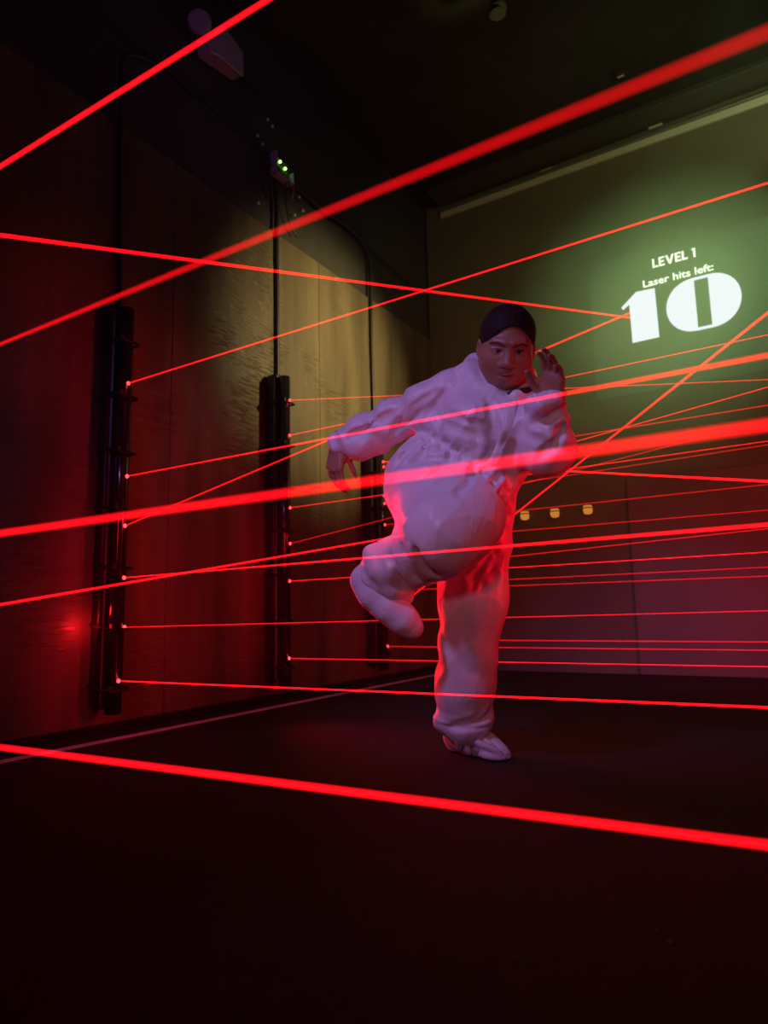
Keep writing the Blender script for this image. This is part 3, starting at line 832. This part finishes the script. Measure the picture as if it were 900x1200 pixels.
# hood bunched round the neck
f.chain([at(553, 452, 2.13), at(549, 437, 2.16), at(556, 430, 2.22), at(582, 430, 2.29), at(612, 440, 2.24), at(626, 455, 2.13), at(616, 466, 2.06)], [.022, .028, .032, .036, .034, .028, .020], .02)
f.chain([at(551, 440, 2.12), at(561, 455, 2.08), at(578, 468, 2.04), at(594, 471, 2.02)], [.015, .016, .015, .012], .018)
f.chain([at(597, 470, 2.02), at(605, 463, 2.02), at(618, 461, 2.04), at(628, 459, 2.06)], [.010, .014, .015, .013], .012)
# folds and gathers laid on the traced surface
def on(pts, off=.0): return [f.surf(x, y)+ray(x, y)*off for x, y in pts]
def ridge(pts, r, k=.014, off=.004): f.chain([np.array(p) for p in smoothpath(on(pts, off), 4)], r, k)
def groove(pts, r, k=.026, off=-.001): f.chain([np.array(p) for p in smoothpath(on(pts, off), 4)], r*.72, k, 'cut')
base = Fs.F.copy()
paths = dict(
    waist=[(497, 508), (512, 517), (530, 528), (548, 541), (565, 553), (580, 568), (590, 585), (597, 605)],
    w2=[(520, 514), (540, 526), (560, 541), (578, 556), (594, 574), (603, 592)],
    w3=[(549, 520), (568, 535), (588, 550), (603, 568), (609, 584)])
R0 = {k: on(v) for k, v in paths.items()}
f.chain([np.array(p) for p in smoothpath(R0['waist'], 4)], .010, .022, 'cut')
f.chain([np.array(p) for p in smoothpath(R0['w2'], 4)], .006, .014, 'cut')

for k in range(9):                                   # gathers across the waist band
    t = k/8; x = 504+92*t; y = 512+66*t**1.3
    ridge([(x-5, y+9), (x+1, y+1), (x+8, y-8)], .0045, .009, .002)
for pts, r in (([(510, 478), (530, 488), (552, 497), (575, 500)], .006), ([(520, 497), (540, 505), (565, 510), (585, 508)], .006), ([(517, 470), (512, 482), (514, 494)], .008),
               ([(572, 470), (578, 490), (580, 512), (578, 532)], .005), ([(590, 515), (577, 528), (566, 540)], .005), ([(505, 517), (494, 531), (478, 545)], .004), ([(528, 532), (519, 546), (502, 558)], .005), ([(554, 550), (549, 564), (536, 577)], .005), ([(463, 545), (478, 528), (496, 519)], .004), ([(600, 520), (596, 545), (600, 565)], .006),
               ([(508, 460), (486, 478), (462, 500)], .006), ([(500, 476), (480, 492), (458, 510)], .005), ([(462, 482), (440, 496), (424, 514)], .006), ([(440, 496), (424, 506), (410, 512)], .005), ([(524, 458), (508, 476), (498, 488)], .006),
               ([(660, 500), (650, 520), (632, 532)], .006), ([(655, 480), (640, 492), (622, 497)], .004),
               ([(582, 640), (570, 660), (556, 690)], .006), ([(584, 672), (574, 684), (561, 690)], .005), ([(587, 655), (572, 668), (552, 676)], .005),
               ([(470, 640), (476, 660), (490, 682)], .007), ([(486, 646), (496, 664), (512, 676)], .007), ([(455, 650), (462, 668), (476, 690)], .005),
               ([(572, 838), (552, 848), (528, 852)], .006), 
               ([(484, 545), (508, 536), (534, 541)], .004)):
    groove(pts, r)
for pts, r in (([(556, 480), (562, 500), (566, 520), (560, 540)], .005), ([(580, 500), (588, 520), (592, 540)], .005), ([(530, 455), (522, 470), (517, 486)], .004),
               ([(500, 470), (484, 480), (470, 498)], .005), ([(452, 488), (440, 503), (436, 516)], .004),
               ([(480, 640), (487, 662), (502, 684)], .006), ([(540, 845), (556, 840), (570, 828)], .006), ([(575, 655), (562, 680), (556, 705)], .004)):
    ridge(pts, r)
sl, G = f.region(f.lo, f.lo+f.h*f.n)                # crisp pulled creases of thin fabric, weaker on the trousers
near = np.argwhere(np.abs(f.F) < .03)
Pn = f.lo+f.h*near
X_, Y_, Z_ = Pn[:, 0], Pn[:, 1], Pn[:, 2]
def crease(a_, b_, c_, w1, ph): return (1-np.abs(np.sin(a_*X_+b_*Y_+c_*Z_+2.3*np.sin(7*Y_+6*Z_+ph)+1.8*np.sin(9*X_-5*Z_+ph*2))))**3*w1
up_ = np.clip((Z_-.80)/.12, 0, 1)
amp = .35+.65*up_
dz = crease(13, 5, 9, .0070, .3)*(.5+.5*np.sin(8*X_+9*Z_))+crease(-8, 6, 15, .0050, 1.9)+crease(22, -9, 6, .0028, 4.1)
f.F[near[:, 0], near[:, 1], near[:, 2]] -= (dz*amp).astype(np.float32)
cover, VS = field_obj('coverall', Fs, MAT['fabric'], person, PERSON0, 1)
cover.visible_shadow = True
# zip flap down the front
path = [(600, 471), (599, 480), (597, 492), (594, 506), (589, 520), (583, 533), (577, 545)]
Fz = Field(at(540, 590, 2.05)-.22, at(615, 440, 2.05)+.22, .0035)
for a_, b_ in zip(smoothpath(on(path, .002), 5)[:-1], smoothpath(on(path, .002), 5)[1:]):
    for dx in (-.009, 0, .009): Fz.cone(np.array(a_)+RT*dx, np.array(b_)+RT*dx, .0062, .0062, .006)
flap, _ = field_obj('zip_flap', Fz, MAT['zip'], cover, PERSON0, 1)
# cuff elastics
def cuff(c, axis, r, n=44, rr=.006):
    ax = unit(axis); u = unit(np.cross(ax, (.3, .2, 1))); v = np.cross(ax, u)
    pts = []
    for k in range(n+1):
        a = 2*PI*k/n; q_ = r*(1+.07*math.sin(11*a))
        pts.append(np.array(c)+u*q_*math.cos(a)+v*q_*math.sin(a)+ax*.004*math.sin(7*a)-PERSON0)
    b = B(); tube(b, pts, rr, 8, False); return b
obj('sleeve_cuff', cuff(at(397, 522, 2.37), at(390, 526, 2.39)-at(410, 518, 2.35), .040, rr=.008), MAT['fabric'], cover, True)
obj('sleeve_cuff', cuff(at(641, 470, 1.925), UP+RT*.2, .047, rr=.008), MAT['fabric'], cover, True)
# dark shirt band at the neck and a lace of it
b = B()
ring = []
Nc = at(590, 447, 2.13); ax = unit(at(592, 415, 2.1)-at(583, 452, 2.17)); u = unit(np.cross(ax, FW)); v = np.cross(ax, u)
for k in range(41):
    a = 2*PI*k/40; ring.append(Nc+u*.074*math.cos(a)+v*.072*math.sin(a)-PERSON0)
tube(b, ring, .010, 8, False)
tube(b, smoothpath([at(594, 465, 2.045)-PERSON0, at(604, 460, 2.025)-PERSON0, at(616, 458, 2.02)-PERSON0, at(628, 455, 2.05)-PERSON0], 6), .010, 10)
obj('shirt_collar', b, MAT['shirt'], person, True)
# shoe covers
def shoe(pts, rs, sole=False, lo=(0, 0, 0), hi=(0, 0, 0), name='shoe_cover', wr=1.0, cuts=()):
    P_ = np.array([p for p in pts]); F_ = Field(P_.min(0)-.14, P_.max(0)+.14, .0036)
    def fo(t, x, y, z): return wr*(.0036*np.sin(48*x+60*z+3*np.sin(31*y))+.0030*np.sin(90*y-70*z+35*x))
    F_.chain(pts, rs, .03, fold=fo)
    for w_ in cuts:
        q_ = [F_.surf(x, y)-FW*.002 for x, y in w_]
        F_.chain([np.array(p) for p in smoothpath(q_, 4)], .0058, .010, 'cut')
        q_ = [p-RT*.011-UP*.003 for p in q_]
        F_.chain([np.array(p) for p in smoothpath(q_, 4)], .0045, .014)
    if sole:
        sl, G = F_.region(P_.min(0)-.2, P_.max(0)+.2)
        F_.F[sl] = np.maximum(F_.F[sl], (.004-G[2])+0*G[0]+0*G[1])
    return field_obj(name, F_, MAT['cover'], person, PERSON0, 1)[0]
fl = lambda px, py, dz: np.array(onplane(px, py, 2, dz))
shoe([at(543, 848, 2.235), fl(537, 864, .045), fl(553, 868, .046), fl(569, 874, .036), fl(584, 881, .024), fl(595, 885, .015)], [.060, .043, .046, .036, .025, .015], True, wr=.6, cuts=[
    [(557, 859), (564, 869), (573, 880)], [(547, 862), (550, 872), (554, 882)], [(564, 860), (574, 868), (586, 878)],
    [(566, 883), (580, 886), (595, 887)], [(562, 868), (576, 874), (590, 881)], [(540, 860), (540, 868), (543, 877)]])
shoe([at(446, 670, 2.11), at(430, 680, 2.13), at(440, 696, 2.11), at(458, 713, 2.09), at(474, 727, 2.08), at(484, 736, 2.08)], [.058, .046, .049, .047, .042, .032], False, wr=.16)
# ------------------------------------------------------------------ light
def lamp(name, kind, loc, target, power, col, size=.2, spot=None, blend=.6, spread=None, sy=None):
    ld = bpy.data.lights.new(name, kind); ld.energy = power; ld.color = col
    o = bpy.data.objects.new(name, ld); COL.objects.link(o); o.location = loc
    if target is not None:
        d = Vector(target)-Vector(loc); o.rotation_euler = d.to_track_quat('-Z', 'Y').to_euler()
    if kind == 'SPOT':
        ld.spot_size = math.radians(spot); ld.spot_blend = blend; ld.shadow_soft_size = size
    elif kind == 'AREA':
        ld.size = size
        if sy: ld.shape = 'RECTANGLE'; ld.size_y = sy
        if spread: ld.spread = math.radians(spread)
    else: ld.shadow_soft_size = size
    return o
lamp('projector_lamp', 'SPOT', (2.75, 2.7, 3.25), (1.95, YB, 2.66), 180, (.50, 1, .42), .06, 50, 1.0)
lamp('projector_spill', 'SPOT', (2.75, 2.7, 3.3), (1.6, YB, 2.95), 21, (.82, 1, .36), .06, 100, 1.0)
lamp('digit_glow_fill', 'SPOT', (2.75, 2.7, 3.25), (1.9, YB, 2.6), 130, (.62, 1, .42), .06, 30, 1.0)  # added narrow spot that raises the glow on the wall round the digits
lamp('rail_fill', 'SPOT', (3.3, 4.2, 3.3), (2.5, YB, 3.95), 16, (.85, 1, .45), .05, 60, 1.0)  # extra spot, put in only to light the ceiling rail
lamp('yellow_bounce_fill', 'SPOT', (3.6, 4.3, 2.7), (0, 3.6, 2.16), 820, (1, .80, .36), .1, 34, 1.0)  # added spot standing in for the projection's bounce on the left wall
lamp('violet_lamp', 'SPOT', (1.2, -.6, 2.8), (1.5, 2.15, .95), 135, (.45, .30, 1), .15, 34, .7)
lamp('violet_post_fill', 'SPOT', (1.7, -.6, 2.4), (.1, 2.1, .6), 20, (.55, .25, 1), .12, 44, .8)  # second violet spot, added to lift the floor tape and nearest post
lamp('pink_fill', 'SPOT', (2.5, -.9, 1.35), (1.55, 2.1, .72), 36, (1, .38, .52), .2, 34, .8)  # unseen fill, added to lift the suit front and legs
lamp('laser_fill_right', 'SPOT', (3.4, 2.68, .8), (1.6, 2.25, .85), 120, (1, .006, .02), .25, 40, .6)  # added stand-in for red laser light arriving from the right wall
lamp('laser_fill_left', 'AREA', (.35, 2.45, .55), (1.5, 2.3, .7), 5, (1, .008, .02), .2, sy=.9, spread=80)  # added area light for the red the post lasers throw on the person
lamp('laser_fill_back', 'AREA', (3.7, 3.4, .6), (1.9, YB, .5), 4.5, (1, .05, .08), .5, spread=90)  # added red area light in place of beam glow low on the back wall
for k, yy in enumerate(post_y):
    lamp('post_streak_fill', 'AREA', (.75, yy-.75, .55), (.1, yy, .5), .5, (1, .006, .012), .05, sy=.8, spread=60)  # tall red strip added in front of each post to draw its streak
lamp('laser_hit_glow', 'POINT', tuple(onplane(101, 735, 0, .06)), None, .45, (1, .01, .015), .015)
lamp('laser_hit_glow', 'POINT', tuple(at(449, 600, 2.02)), None, .35, (1, .006, .02), .02)
lamp('can_fill', 'SPOT', (2.3, 3.3, 3.0), (t5.location.x, t5.location.y, ZC-.2), 14, (.8, 1, .3), .05, 16, .8)  # spot added to bring the dark can out of the ceiling
lamp('violet_wall_fill', 'SPOT', (1.7, .3, 2.6), (0, 2.7, 3.35), 12, (.60, .30, 1), .1, 30, .9)  # dim violet spot added for the junction box and wall device
# haze
b = B(); box(b, -.005, XR-.02, YF+.02, YB+.02, -.02, ZC+.02)
m = bpy.data.materials.new('thin_haze'); m.use_nodes = True; nt = m.node_tree; nt.nodes.clear()
on = nt.nodes.new('ShaderNodeOutputMaterial'); vs = nt.nodes.new('ShaderNodeVolumeScatter')
vs.inputs['Density'].default_value = .006; vs.inputs['Anisotropy'].default_value = .35
nt.links.new(vs.outputs[0], on.inputs['Volume'])
hz = obj('haze', b, m); tag(hz, 'thin haze filling the whole dark room', 'haze', kind='stuff')

w = bpy.data.worlds.new('world'); scene.world = w; w.use_nodes = True
w.node_tree.nodes['Background'].inputs['Color'].default_value = (0, 0, 0, 1)
scene.view_settings.view_transform = 'Standard'; scene.view_settings.look = 'None'
scene.view_settings.gamma = 1; scene.view_settings.exposure = 0; scene.view_settings.use_curve_mapping = False
scene.cycles.transparent_max_bounces = 48
scene.cycles.max_bounces = 6
scene.cycles.volume_bounces = 0
